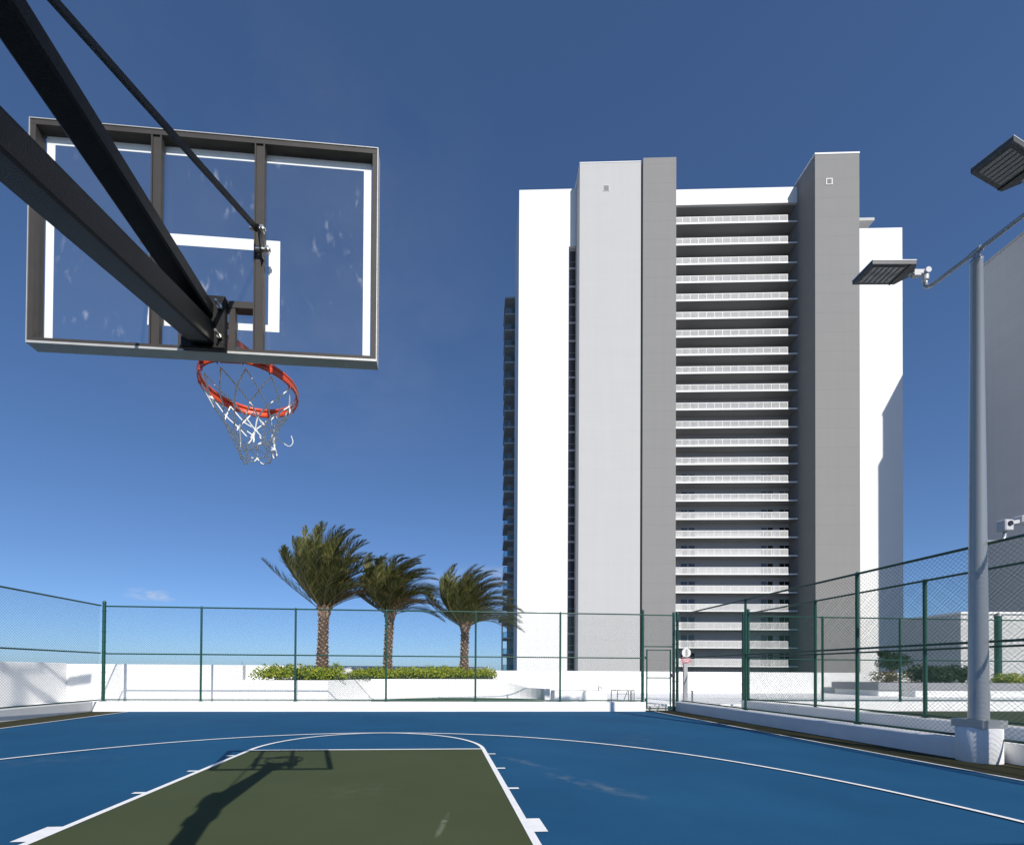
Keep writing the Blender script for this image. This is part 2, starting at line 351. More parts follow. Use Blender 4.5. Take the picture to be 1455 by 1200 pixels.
def arc(cx, cy, r0, r1, a0, a1, n):
    for i in range(n):
        p, q = a0+(a1-a0)*i/n, a0+(a1-a0)*(i+1)/n
        b.quad((cx+r0*math.cos(p), cy+r0*math.sin(p), Z), (cx+r1*math.cos(p), cy+r1*math.sin(p), Z), (cx+r1*math.cos(q), cy+r1*math.sin(q), Z), (cx+r0*math.cos(q), cy+r0*math.sin(q), Z))
LW = .062
rect(-1.83, -1.83+LW, 0, 5.79-LW); rect(1.83-LW, 1.83, 0, 5.79-LW); rect(-1.83, 1.83, 5.79-LW, 5.79)
arc(0, 5.79, 1.83-LW, 1.83, 0, math.pi, 60)
Z = .0125
arc(0, 1.60, 6.02-LW, 6.02, 0, math.pi, 120)
Z = .0085
for sx in (-1, 1):
    x0, x1 = sorted((sx*(6.02-LW), sx*6.02)); rect(x0, x1, 0, 1.60)
    x0, x1 = sorted((sx*7.85, sx*7.905)); rect(x0, x1, 0, 12.25)
    x0, x1 = sorted((sx*1.83, sx*1.94)); rect(x0, x1, 2.135, 2.44)
    for y in (3.37, 4.33, 5.30):
        rect(x0, x1, y, y+.055)
rect(-7.9, -1.83, 0, LW); rect(1.83, 7.9, 0, LW)
structure(b.build('court_lines', 'line'))
structure(MB().box(9.151, 10.55, -3.2, 12.9, -.6, .10).build('walkway', 'walk'))
structure(MB().box(10.85, 27, -3.2, 12.36, -.6, .0).build('neighbouring_court', 'court2'))
b = MB(); b.box(-12.5, 30, 12.9, 34, -.6, FZ); b.box(-12.5, 7.62, 12.60, 12.9, -.6, FZ-.01); b.box(7.63, 30, 12.62, 12.9, -.6, .13)
b.box(-12.5, -9.1, -3.2, 12.6, -.6, FZ-.02); b.box(-12.5, 30, -6, -3.2, -.6, -.02); b.box(-12.5, 45, -6, 34, -25, -.61)
b.box(30, 45, -6, 34, -.6, FZ)
structure(b.build('terrace_floor', 'floor'))
# kidney shaped putting green on the terrace
p = [(1.9+3.1*math.cos(a)*(1+.10*math.sin(2*a)), 14.55+1.5*math.sin(a), FZ+.012) for a in [2*math.pi*k/40 for k in range(40)]]
structure(MB().add(p, [tuple(range(40))]).build('putting_green', 'turf'))

# ------------------------------------------------------------------ kerbs and terrace walls
def kerb(name, label, x0, x1, y0, y1, z0, z1):
    return tag(MB().cbox(x0, x1, y0, y1, z0, z1, .018).build(name, 'curb'), label, 'curb')
kerb('curb_wall', 'long low white kerb under the back fence behind the blue court', -8.93, 7.62, 12.28, 12.60, -.02, .29)
kerb('curb_wall', 'low white kerb under the left side fence by the olive strip', -9.15, -8.95, -3.1, 12.40, -.02, .29)
kerb('curb_wall', 'shaded white kerb under the right side fence, running back from the light pole', 8.66, 8.95, 4.50, 12.45, -.02, .30)
kerb('curb_wall', 'set back white kerb at the right edge, in front of the light pole footing', 8.99, 9.28, -3.1, 4.72, -.02, .30)
kerb('curb_wall', 'white kerb under the second fence beyond the pale walkway', 10.55, 10.86, -3.1, 11.98, -.02, .37)
kerb('curb_wall', 'white kerb at the far end of the dark green neighbouring court', 11.2, 26.6, 12.37, 12.61, -.02, .30)

tag(MB().cbox(-11.25, -11.0, 9.6, 14.0, FZ-.03, 1.42, .015).build('parapet_wall', 'white'), 'white side parapet at far left, seen through the left fence mesh', 'wall')
tag(MB().cbox(-11.25, -5.46, 14.003, 14.25, FZ-.03, 1.395, .015).build('parapet_wall', 'white'), 'white parapet behind the left end of the back fence, with lamp and post shadows', 'wall')
tag(MB().cbox(-11.0, 3.62, 21.0, 21.3, FZ-.03, 1.46, .015).build('parapet_wall', 'white'), 'white parapet behind the hedge and palms', 'wall')
tag(MB().cbox(3.66, 27.3, 21.0, 21.3, FZ-.03, 1.275, .015).build('parapet_wall', 'white'), 'long white parapet in front of the tower', 'wall')
# retaining wall of the raised planter, ending in a concave curve around the putting green
path = [(-5.46, 14.0), (-2.66, 14.0), (-1.57, 16.46), (.4, 16.4), (2.2, 16.35), (3.4, 16.3)]
hts = [.895, .895, .90, .91, .92, .92]
for k in range(1, 10):
    a = k/9*R(74)
    path.append((3.4+1.65*math.sin(a), 14.25+2.05*math.cos(a))); hts.append(.92-.32*min(1, k/5))
b = MB(); T = .22; inner = []
for i, (x, y) in enumerate(path):
    t = Vector((path[min(i+1, len(path)-1)][0]-path[max(i-1, 0)][0], path[min(i+1, len(path)-1)][1]-path[max(i-1, 0)][1])).normalized()
    inner.append((x - t.y*T, y + t.x*T))
for i in range(len(path)-1):
    p0, p1, q0, q1 = path[i], path[i+1], inner[i], inner[i+1]; h0, h1 = hts[i], hts[i+1]; zb = FZ-.03
    b.quad((*p0, zb), (*p1, zb), (*p1, h1), (*p0, h0)); b.quad((*q1, zb), (*q0, zb), (*q0, h0), (*q1, h1)); b.quad((*p0, h0), (*p1, h1), (*q1, h1), (*q0, h0))
b.quad((*path[0], FZ-.03), (*path[0], hts[0]), (*inner[0], hts[0]), (*inner[0], FZ-.03))
b.quad((*path[-1], hts[-1]), (*path[-1], FZ-.03), (*inner[-1], FZ-.03), (*inner[-1], hts[-1]))
tag(b.build('planter_wall', 'white'), 'white retaining wall of the raised palm planter, curving round the putting green', 'planter wall')
structure(MB().prism([(-5.4, 14.21), (-2.8, 14.21), (-1.75, 16.64), (3.4, 16.5), (3.5, 20.9), (-5.4, 20.9)], .3, .86).build('planter_soil', 'soil'))

# low white bench box with a tap, rack, notice post and stubs
tag(MB().cbox(5.07, 6.95, 13.75, 14.3, FZ-.02, .585, .02).build('bench_block', 'white'), 'low white block behind the back fence with a small tap on it', 'bench')
t = thing('water_tap', 'small dark tap standing on the low white block', 'tap', (6.72, 14.0, .585))
MB().tube([(0,0,0),(0,0,.10),(.03,0,.13),(.09,0,.11),(.11,0,.05)], .016, 8).build('spout', 'metal', t)
MB().bar((-.04,0,.13),(.03,0,.17), .02, .02).build('handle', 'metal', t)
t = thing('metal_rack', 'low grey tubular rack behind the fence, left of the gate', 'rack', (7.5, 13.75, FZ))
b = MB()
for x in (-.42, -.20): b.tube([(x,0,0),(x,0,.43)], .018, 8)
b.tube([(-.42,0,.42),(.38,0,.42)], .018, 8); b.build('frame', 'metal', t)
b = MB()
for x in (.20, .27, .34, .42): b.tube([(x,.05*(x > .3),0),(x,.05*(x > .3),.43)], .016, 8)
b.tube([(.0,0,0),(.16,0,.41)], .014, 8); b.tube([(-.2,0,.3),(.2,0,.3)], .012, 8); b.build('hoops', 'metal', t)
t = thing('notice_post', 'pale post with a round white sign over a pink notice, beside the gate', 'sign', (9.90, 14.0, FZ))
MB().cbox(-.07, .07, -.04, .04, 0, 1.55, .008).build('post', 'wframe', t)
b = MB(); b.tube([(0,-.07,1.76),(0,-.045,1.76)], .165, 24, smooth=False); sg = b.build('round_sign', 'white', t)
b = MB(); b.bar((-.01,-.074,1.63),(-.01,-.074,1.89), .03, .004, (0,1,0)); b.bar((.05,-.074,1.66),(.05,-.074,1.86), .016, .004, (0,1,0)); b.build('bars', 'lamp', sg)
pl = MB().cbox(-.16, .17, -.065, -.042, 1.40, 1.62, .004).build('notice', 'pink', t)
b = MB()
for k, (x0, x1) in enumerate(((-.10, .10), (-.12, .12), (-.08, .09))): b.box(x0, x1, -.068, -.0655, 1.555-.05*k, 1.57-.05*k)
b.build('lettering', 'bpaint', pl)
def stub(x, y, h, label):
    t = thing('service_post', label, 'post', (x, y, FZ))
    MB().tube([(0,0,0),(0,0,h)], .028, 10).build('pipe', 'metal', t); MB().lathe((0,0,h), [(.034,-.03),(.034,.0),(.02,.015),(.001,.018)], 12).build('cap', 'metal', t)
stub(10.10, 13.9, .40, 'short grey pipe post next to the notice post')
stub(12.33, 14.2, .42, 'short grey pipe post behind the far right fence bay')
stub(3.50, 20.6, .75, 'thin pale post at the right end of the hedge')

# ------------------------------------------------------------------ chain link fences
def chainlink(b, o, d, Lg, z0, z1, s=.0707, r=.0017):
    """two families of diagonal wires filling a rectangle that starts at o and runs Lg along d"""
    H = z1-z0; d = Vector(d); n = Vector((-d.y, d.x, 0))
    for sg in (1, -1):
        k = -H
        while k < Lg:
            a0, a1 = (k, k+H)
            if sg == 1: p = [(a0, 0), (a1, H)]
            else: p = [(a0, H), (a1, 0)]
            (xa, za), (xb, zb) = p
            if xa < 0: za += (zb-za)*(0-xa)/(xb-xa); xa = 0
            if xb > Lg: zb = za+(zb-za)*(Lg-xa)/(xb-xa); xb = Lg
            if xb-xa > .02:
                A = Vector(o)+d*xa+Vector((0,0,z0+za)) + n*(sg*.0018); B = Vector(o)+d*xb+Vector((0,0,z0+zb)) + n*(sg*.0018)
                t = (B-A).normalized(); u = t.cross(n)
                vs = [q + n*(math.cos(c)*r)+u*(math.sin(c)*r) for q in (A, B) for c in (0, 2.094, 4.189)]
                b.add(vs, [(0,1,4,3),(1,2,5,4),(2,0,3,5)])
            k += s
    return b

def fence(label, p0, p1, stations, thick, z0, rails, ztop=3.09, rpost=.030, low=0):
    """stations: distances of posts from p0; thick: those that are terminal posts"""
    p0 = Vector((*p0, 0)); p1 = Vector((*p1, 0)); d = (p1-p0).normalized(); Lg = (p1-p0).length
    t = thing('chain_link_fence', label, 'fence', p0); zf = z0
    for s in stations:
        tk = s in thick; r = .045 if tk else rpost; h = ztop+(.11 if tk else .0)
        q = d*s; z0 = zf if not low or s > low else .0
        b = MB(); b.tube([q+Vector((0,0,z0-.05)), q+Vector((0,0,h))], r, 12)
        b.lathe((q.x, q.y, h), [(r*1.12,-.03),(r*1.12,.0),(r*.7,.03),(.001,.04)], 12)
        b.lathe((q.x, q.y, z0), [(r*1.9,.0),(r*1.9,.012),(r*1.05,.013)], 12)
        if tk:
            for k in range(9): b.lathe((q.x, q.y, z0+.25+k*.3), [(r*1.02,-.012),(r*1.22,-.01),(r*1.22,.01),(r*1.02,.012)], 12)
        b.build('post', 'green', t)
    n = Vector((-d.y, d.x, 0))
    off = n*(.035)
    for nm, z, r in (('top_rail', rails[2], .022), ('middle_rail', rails[1], .021), ('bottom_rail', rails[0], .019)):
        MB().tube([off*0+Vector((0,0,z)), d*Lg+Vector((0,0,z))], r, 8).build(nm, 'green', t)
    b = MB(); chainlink(b, n*(.03), d, Lg, rails[0]-.04, rails[2]+.01, r=.0019 if low or p0.x > 10 else .0017); b.build('wire_mesh', 'wire', t)
    return t
Y = 12.44
fence('green chain link fence along the back of the court in front of the palms', (-8.74, Y), (7.58, Y), [0, 2.75, 5.49, 8.21, 10.96, 13.64, 16.32], (0, 16.32), .29, (.335, 1.685, 3.08))
fence('green chain link fence at the left edge, running to the corner post', (-9.04, -2.7), (-8.80, Y-.05), [0, 3.0, 6.0, 9.0], (), .29, (.335, 1.70, 3.09))
fence('near green chain link fence on the right with the light pole standing in it', (8.86, -2.7), (8.82, Y-.1), [.05, 3.17, 6.17, 9.13, 12.11], (), .30, (.335, 1.70, 3.09), low=7)
fence('second green chain link fence beyond the walkway on the right', (10.72, -2.7), (10.72, 11.95), [.05, 2.2, 4.45, 7.01, 9.57, 12.13, 14.6], (14.6,), .37, (.42, 1.72, 3.09), rpost=.034)
fence('distant green chain link fence closing off the neighbouring court', (11.0, 12.5), (26.0, 12.5), [0, 2.75, 5.51, 8.26, 11.0, 13.75], (0,), .30, (.35, 1.69, 3.09), rpost=.034)
fence('green chain link fence behind the hoop, shading the near court', (10.6, -2.52), (-8.95, -2.52), [0, 3.6, 6.6, 9.6, 12.6, 15.6, 19.5], (19.5,), .0, (.06, 1.65, 3.10))
# gate bay
t = thing('gate_surround', 'green posts and overhead rails framing the gate in the back right corner', 'gate frame', (8.64, Y, 0))
for x in (-.03, .09):
    b = MB(); b.tube([(x,0,.02),(x,0,3.14)], .043, 12); b.lathe((x,0,3.14), [(.048,-.03),(.048,0),(.03,.03),(.001,.04)], 12)
    for k in range(9): b.lathe((x,0,.35+k*.3), [(.044,-.012),(.053,-.01),(.053,.01),(.044,.012)], 12)
    b.build('post', 'green', t)
for z in (3.07, 2.06): MB().tube([(-1.02,0,z),(-.07,0,z)], .021, 8).build('rail', 'green', t)
b = MB(); chainlink(b, (-1.02,.03,0), (1,0,0), .95, 2.06, 3.08); b.build('wire_mesh', 'wire', t)
t = thing('fence_gate', 'closed green chain link gate at the right end of the back fence', 'gate', (7.70, Y, 0))
b = MB(); x0, x1, z0, z1 = .02, .80, .06, 1.97
b.tube([(x0,0,z0),(x0,0,z1)], .022, 10); b.tube([(x1,0,z0),(x1,0,z1)], .022, 10)
for z in (z0+.02, 1.06, z1-.02): b.tube([(x0,0,z),(x1,0,z)], .018, 8)
b.build('frame', 'green', t)
b = MB(); chainlink(b, (x0,.02,0), (1,0,0), x1-x0, z0, z1); b.build('wire_mesh', 'wire', t)
for z in (.35, 1.7): MB().tube([(-.03,-.02,z-.04),(-.03,-.02,z+.04)], .03, 10).build('hinge', 'green', t)
b = MB(); b.box(.78, .88, -.05, .0, 1.08, 1.20); b.tube([(.80,-.06,1.14),(.92,-.06,1.14)], .014, 8); b.build('latch', 'lamp', t)

# ------------------------------------------------------------------ basketball hoop
hoop = thing('basketball_hoop', 'basketball hoop with glass backboard on a black arm, its shadow on the key', 'basketball hoop', (.05, -.62, 0))
def H(p): return (p[0]-.05, p[1]+.62, p[2])
b = MB(); b.cbox(-.075, .075, -.075, .075, 0, 2.86, .012); b.cbox(-.17, .17, -.17, .17, .0085, .03, .004)
b.cbox(-.10, .10, -.10, .10, 2.30, 2.46, .01); b.cbox(-.10, .10, -.10, .10, 2.66, 2.90, .01); b.build('pole', 'black', hoop)
def sqtube(p0, p1, w, h, c=.008):
    """square tube with eased corners"""
    p0, p1 = Vector(p0), Vector(p1); t = (p1-p0).normalized(); x = t.cross(Vector((0,0,1))).normalized(); u = x.cross(t)
    sec = [(-w/2+c,-h/2),(w/2-c,-h/2),(w/2,-h/2+c),(w/2,h/2-c),(w/2-c,h/2),(-w/2+c,h/2),(-w/2,h/2-c),(-w/2,-h/2+c)]
    vs = [p + x*a + u*bb for p in (p0, p1) for a, bb in sec]; n = 8
    return MB().add(vs, [tuple(range(n)), tuple(range(2*n-1, n-1, -1))] + [(i, n+i, n+(i+1) % n, (i+1) % n) for i in range(n)])
sqtube(H((.048, -.56, 2.815)), H((.048, .775, 2.815)), .092, .066).build('upper_arm', 'black', hoop)
sqtube(H((.048, -.56, 2.358)), H((.048, .775, 2.715)), .10, .10).build('lower_arm', 'black', hoop)
BZ, BH, BX = 2.65, .977, .745
brd = MB()   # frame: channel sections standing behind the glass, y .798 - .848 in court space
y0, y1 = .798+.62, .850+.62
fr = bpy.data.objects.new('backboard_frame', None)
b = MB(); t_ = .022
b.box(-BX, BX, y0, y1, BZ, BZ+t_); b.box(-BX, BX, y0, y1, BZ+BH-t_, BZ+BH)
b.box(-BX, -BX+t_, y0+.0005, y1-.0005, BZ+t_, BZ+BH-t_); b.box(BX-t_, BX, y0+.0005, y1-.0005, BZ+t_, BZ+BH-t_)
frm = b.build('backboard_frame', 'frame', hoop)
b = MB(); e = .0035                   # thin pale-coloured lip all round the frame
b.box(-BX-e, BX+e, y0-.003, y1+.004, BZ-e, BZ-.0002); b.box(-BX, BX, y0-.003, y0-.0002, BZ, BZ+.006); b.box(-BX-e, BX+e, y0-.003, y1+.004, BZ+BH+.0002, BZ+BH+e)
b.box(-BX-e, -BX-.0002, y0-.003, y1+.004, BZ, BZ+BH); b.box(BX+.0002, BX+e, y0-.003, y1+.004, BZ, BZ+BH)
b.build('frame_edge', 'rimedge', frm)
b = MB()
for x in (-.222, .222):              # two uprights, each a shallow channel
    b.box(x-.022, x+.022, y0+.006, y0+.022, BZ+t_+.0005, BZ+BH-t_-.0005); b.box(x-.022, x-.016, y0, y0+.0055, BZ+t_+.0005, BZ+BH-t_-.0005); b.box(x+.016, x+.022, y0, y0+.0055, BZ+t_+.0005, BZ+BH-t_-.0005)
for x in (-.108, .108): b.box(x-.014, x+.014, y0+.003, y0+.024, BZ+t_+.0005, BZ+.205)
b.box(-.1995, .1995, y0+.001, y0+.028, BZ+.2055, BZ+.235); b.box(-.1995, .1995, y0+.026, y1-.002, BZ+.212, BZ+.23)
b.build('uprights', 'frame', frm)
gl = MB().box(-BX+t_, BX-t_, y1-.018, y1-.010, BZ+t_, BZ+BH-t_).build('glass_pane', 'glass', hoop)
b = MB(); py0, py1 = y1-.0095, y1-.0085; g = t_+.012; s_ = .034
xl, xr, zl, zh = -BX+g, BX-g, BZ+g, BZ+BH-g
zh = BZ+BH-t_-.002; b.box(xl, xr, py0, py1, zh-.036, zh)
b.box(xl, xl+s_, py0, py1, zl, zh-.036); b.box(xr-s_, xr, py0, py1, zl, zh-.036)
b.build('painted_border', 'bpaint', gl)
b = MB(); X0, X1, Z0, Z1, s_ = -.278, .300, 2.787, 3.208, .050
b.box(X0, X1, py0, py1, Z1-s_, Z1); b.box(X0, X1, py0, py1, Z0, Z0+s_*.62)
b.box(X0, X0+s_, py0, py1, Z0+s_*.62, Z1-s_); b.box(X1-s_, X1, py0, py1, Z0+s_*.62, Z1-s_)
b.build('target_square', 'bpaint', gl)
mp_ = MB().cbox(-.093, .093, y0-.030, y0-.001, BZ-.004, BZ+.232, .004).build('mount_plate', 'black', hoop)
for x in (-.075, .075):
    for z in (.045, .175):
        b = MB(); b.tube([(x, y0-.075, BZ+z), (x, y0-.042, BZ+z), (x, y0-.0418, BZ+z), (x, y0-.028, BZ+z)], [.0055, .0055, .011, .011], 8, smooth=False); b.build('bolt', 'zinc', mp_)
for sx in (-1, 1):
    a = Vector((sx*.232, y0-.045, 3.172)); c = Vector((sx*.050, .37, 2.832))
    rod = MB().bar(a, c, .014, .020).build('tie_rod', 'black', hoop)
    b = MB(); b.bar(a+Vector((sx*.010,-.004,.012)), a+Vector((sx*.010, .045,-.095)), .007, .038, (0,1,.45)); b.build('clevis', 'black', rod)
    for q in (a, a+Vector((sx*.012, .03, -.062))):
        b = MB(); b.tube([q+Vector((-.030,0,0)), q+Vector((.017,0,0)), q+Vector((.0172,0,0)), q+Vector((.028,0,0)), q+Vector((.0282,0,0)), q+Vector((.036,0,0))], [.0085,.0085,.017,.017,.0085,.0085], 8, smooth=False); b.build('bolt', 'zinc', rod)
# rim
RC = Vector((0, 1.25+.62, 2.79)); RR = .240
b = MB()
def rr(cx, cz, w_, h_, n=10): return [(cx+w_/2*math.cos(2*math.pi*k/n), cz+h_/2*math.sin(2*math.pi*k/n)) for k in range(n)]
b.ring(RC, rr(RR, .004, .019, .019), 64); b.ring(RC, rr(RR+.003, -.020, .012, .034), 64)
b.cbox(-.065, .065, y1+.001, y1+.010, 2.70, 2.83, .002)
b.cbox(-.052, .052, y1+.010, RC.y-RR+.02, 2.757, 2.772, .003)
for sx in (-1, 1):
    b.add([(sx*.052, y1+.008, 2.70), (sx*.052, y1+.008, 2.757), (sx*.052, RC.y-RR+.01, 2.757), (sx*.046, y1+.008, 2.70), (sx*.046, y1+.008, 2.757), (sx*.046, RC.y-RR+.01, 2.757)], [(0,1,2),(5,4,3),(0,3,4,1),(1,4,5,2),(2,5,3,0)])
    b.bar((sx*.07, y1+.01, 2.765), (RC.x+sx*RR*.70, RC.y-RR*.70, RC.z-.004), .016, .022)
for k in range(12):
    a = 2*math.pi*(k+.5)/12; c = RC+Vector((math.cos(a)*(RR+.002), math.sin(a)*(RR+.002), -.032))
    b.tube([c+Vector((0,0,.012)), c+Vector((math.cos(a)*.006, math.sin(a)*.006, -.006)), c+Vector((-math.cos(a)*.006, -math.sin(a)*.006, -.008)), c+Vector((-math.cos(a)*.008, -math.sin(a)*.008, .006))], .0028, 5)
rim = b.build('rim', 'orange', hoop)
# net: knotted cords, blown a little to the right and bunched at the bottom
rn = random.Random(3)
lev = [(0, -.036, RR-.004), (.5, -.115, .200), (1, -.175, .160), (1.5, -.232, .132), (2, -.285, .112), (2.5, -.332, .098), (3, -.372, .090)]
def npt(k, i):
    sh, z, r = lev[i]; a = 2*math.pi*(k+.5+(i % 2)*.5)/12
    jx, jy, jz = [rn.uniform(-1, 1)*.010*i/3 for _ in range(3)]
    return RC + Vector((r*math.cos(a)+jx+.008*i, r*math.sin(a)*.85+jy, z+jz+.012*math.cos(a)*(i > 0)))
P = [[npt(k, i) for k in range(12)] for i in range(7)]
b = MB()
def smooth_path(pts, m=4):
    out = []
    for i in range(len(pts)-1):
        p0, p1, p2, p3 = pts[max(0, i-1)], pts[i], pts[i+1], pts[min(len(pts)-1, i+2)]
        for j in range(m):
            t = j/m; out.append(.5*((2*p1)+(p2-p0)*t+(2*p0-5*p1+4*p2-p3)*t*t+(3*p1-p0-3*p2+p3)*t**3))
    return out+[pts[-1]]
for k in range(12):                       # every cord is one soft strand from a hook to the bottom hem
    for sg in (1, -1):
        j, pts = k, [P[0][k]]
        for i in range(6):
            if sg == 1: j = j if i % 2 == 0 else (j+1) % 12
            else: j = (j-1) % 12 if i % 2 == 0 else j
            pts.append(P[i+1][j])
        b.tube(smooth_path(pts), [.0040]*(len(pts)*4-3), 6)
for i in range(1, 7):
    for k in range(12): p = P[i][k]; b.tube([p-Vector((0,0,.008)), p, p+Vector((0,0,.008))], [.004,.0066,.004], 6)
q = P[4][0]; b.tube(smooth_path([q, q+Vector((.035,.005,-.028)), q+Vector((.068,.01,-.045)), q+Vector((.088,.01,-.022)), q+Vector((.080,.005,.012))]), .0026, 6)
for k in range(12): b.tube(smooth_path([P[6][k], (P[6][k]+P[6][(k+1) % 12])/2-Vector((0,0,.022)), P[6][(k+1) % 12]]), .0038, 6)
b.build('net', 'net', rim)

# ------------------------------------------------------------------ light poles
def light_pole(label, x, y, rz=0):
    t = thing('light_pole', label, 'light pole', (x, y, 0), rz, 'twin lamp court light poles')
    f = MB().lathe((0,0,0), [(.001,0),(.226,0),(.230,.012),(.230,.478),(.220,.49),(.001,.49)], 48).build('footing', 'footing', t)
    b = MB(); c = .195
    b.prism([(-c+.012,-c),(c-.012,-c),(c,-c+.012),(c,c-.012),(c-.012,c),(-c+.012,c),(-c,c-.012),(-c,-c+.012)], .491, .60)
    b.build('base_cover', 'galv', t)
    MB().lathe((0,0,0), [(.108,.601),(.108,.64),(.106,.66),(.066,7.14),(.070,7.145),(.070,7.175),(.001,7.19)], 32).build('shaft', 'galv', t)
    b = MB(); b.add([(.06,-.085,.86),(.16,-.03,.86),(.13,.06,.86),(.06,-.085,1.06),(.15,-.02,1.06),(.12,.06,1.06),(.075,-.06,1.12),(.10,.0,1.12)], [(0,1,4,3),(1,2,5,4),(3,4,7,6),(4,5,7),(0,2,1)]); b.build('hand_hole_cover', 'galv', t)
    b = MB(); b.tube([(0,0,7.18),(0,0,7.26)], .045, 12); b.tube([(0,-.06,7.30),(0,.06,7.30)], .043, 12)
    b.tube([(-.03,.64,7.42),(-.035,.635,7.36),(-.03,.60,7.315),(-.02,.53,7.30),(0,0,7.30),(.01,-.53,7.30),(.0,-.60,7.315),(-.005,-.635,7.36),(-.005,-.64,7.42)], .031, 10)
    b.build('crossbar', 'galv', t)
    for (tx, ty, az) in ((-.03, .64, R(-4.5)), (-.005, -.64, R(194)-math.pi)):
        # head points along local -x of its own frame
        hd = bpy.data.objects.new('lamp_head', None)
        ca, sa = math.cos(az), math.sin(az)
        def hp(l, w_, z): return (tx - l*ca + w_*sa, ty - l*sa - w_*ca, 7.545+z)
        def slab(b, pts, z0, z1):
            n = len(pts); vs = [hp(l, w_, z0) for l, w_ in pts]+[hp(l, w_, z1) for l, w_ in pts]
            b.add(vs, [tuple(range(n)), tuple(range(2*n-1, n-1, -1))]+[(i, n+i, n+(i+1) % n, (i+1) % n) for i in range(n)])
        hw = .183
        b = MB(); slab(b, [(.99,-hw),(.99,hw),(.32,hw),(.29,hw-.04),(.25,.085),(.22,.055),(.22,-.055),(.25,-.085),(.29,-hw+.04),(.32,-hw)], .0, .055)
        hd = b.build('lamp_head', 'lamp', t)
        b = MB(); slab(b, [(.995,-hw-.004),(.995,hw+.004),(.32,hw+.004),(.27,.09),(.27,-.09),(.32,-hw-.004)], .0555, .066)
        for k in range(9): slab(b, [(.91-.05*k,-hw+.03),(.91-.05*k,hw-.03),(.902-.05*k,hw-.03),(.902-.05*k,-hw+.03)], .066, .078)
        b.build('heat_sink', 'lamptop', hd)
        b = MB(); slab(b, [(.96,-.155),(.96,.155),(.42,.155),(.42,-.155)], -.003, -.0004); pn = b.build('led_panel', 'lamp', hd)
        for k in range(6):
            l = .93-.083*k; b = MB(); slab(b, [(l,-.135),(l,.135),(l-.058,.135),(l-.058,-.135)], -.010, -.0031); b.build('led_strip', 'led', hd)
        b = MB(); slab(b, [(.405,-hw-.001),(.405,hw+.001),(.390,hw+.001),(.390,-hw-.001)], -.012, .0)
        b.build('divider', 'darkplastic', hd)
        b = MB(); b.tube([hp(.0,0,-.09),hp(.0,0,.03)], .042, 12); b.tube([hp(.0,-.055,.035),hp(.0,.055,.035)], .045, 12)
        b.bar(hp(.0,0,.03), hp(.27,0,.030), .06, .06); b.bar(hp(.10,0,.0), hp(.20,0,.0), .07, .07)
        b.build('knuckle', 'cctv', hd)
    return t
light_pole('tall grey twin lamp pole standing in the right hand fence', 8.745, 4.52)
light_pole('matching grey twin lamp pole in the left fence, shadowing the parapet', -8.62, 4.10, math.pi)
t = thing('security_camera', 'white security camera on a bent pipe bracket halfway up the light pole', 'security camera', (8.80, 4.52, 3.10))
MB().tube([(.03,-.01,.03),(.22,-.02,.03),(.285,-.028,.045),(.315,-.03,.09),(.325,-.03,.17)], .024, 10).build('bracket', 'galv', t)
b = MB(); b.cbox(.245, .375, -.10, .02, .17, .33, .012); b.build('junction_box', 'cctv', t)
b = MB(); b.tube([(.31,-.102,.27),(.31,-.115,.27)], .035, 12); b.build('screw_cap', 'darkplastic', t)
b = MB(); b.bar((.37,-.05,.29),(.50,-.07,.31), .05, .05); b.cbox(.48, .80, -.13, .0, .27, .39, .02); b.build('camera_body', 'cctv', t)

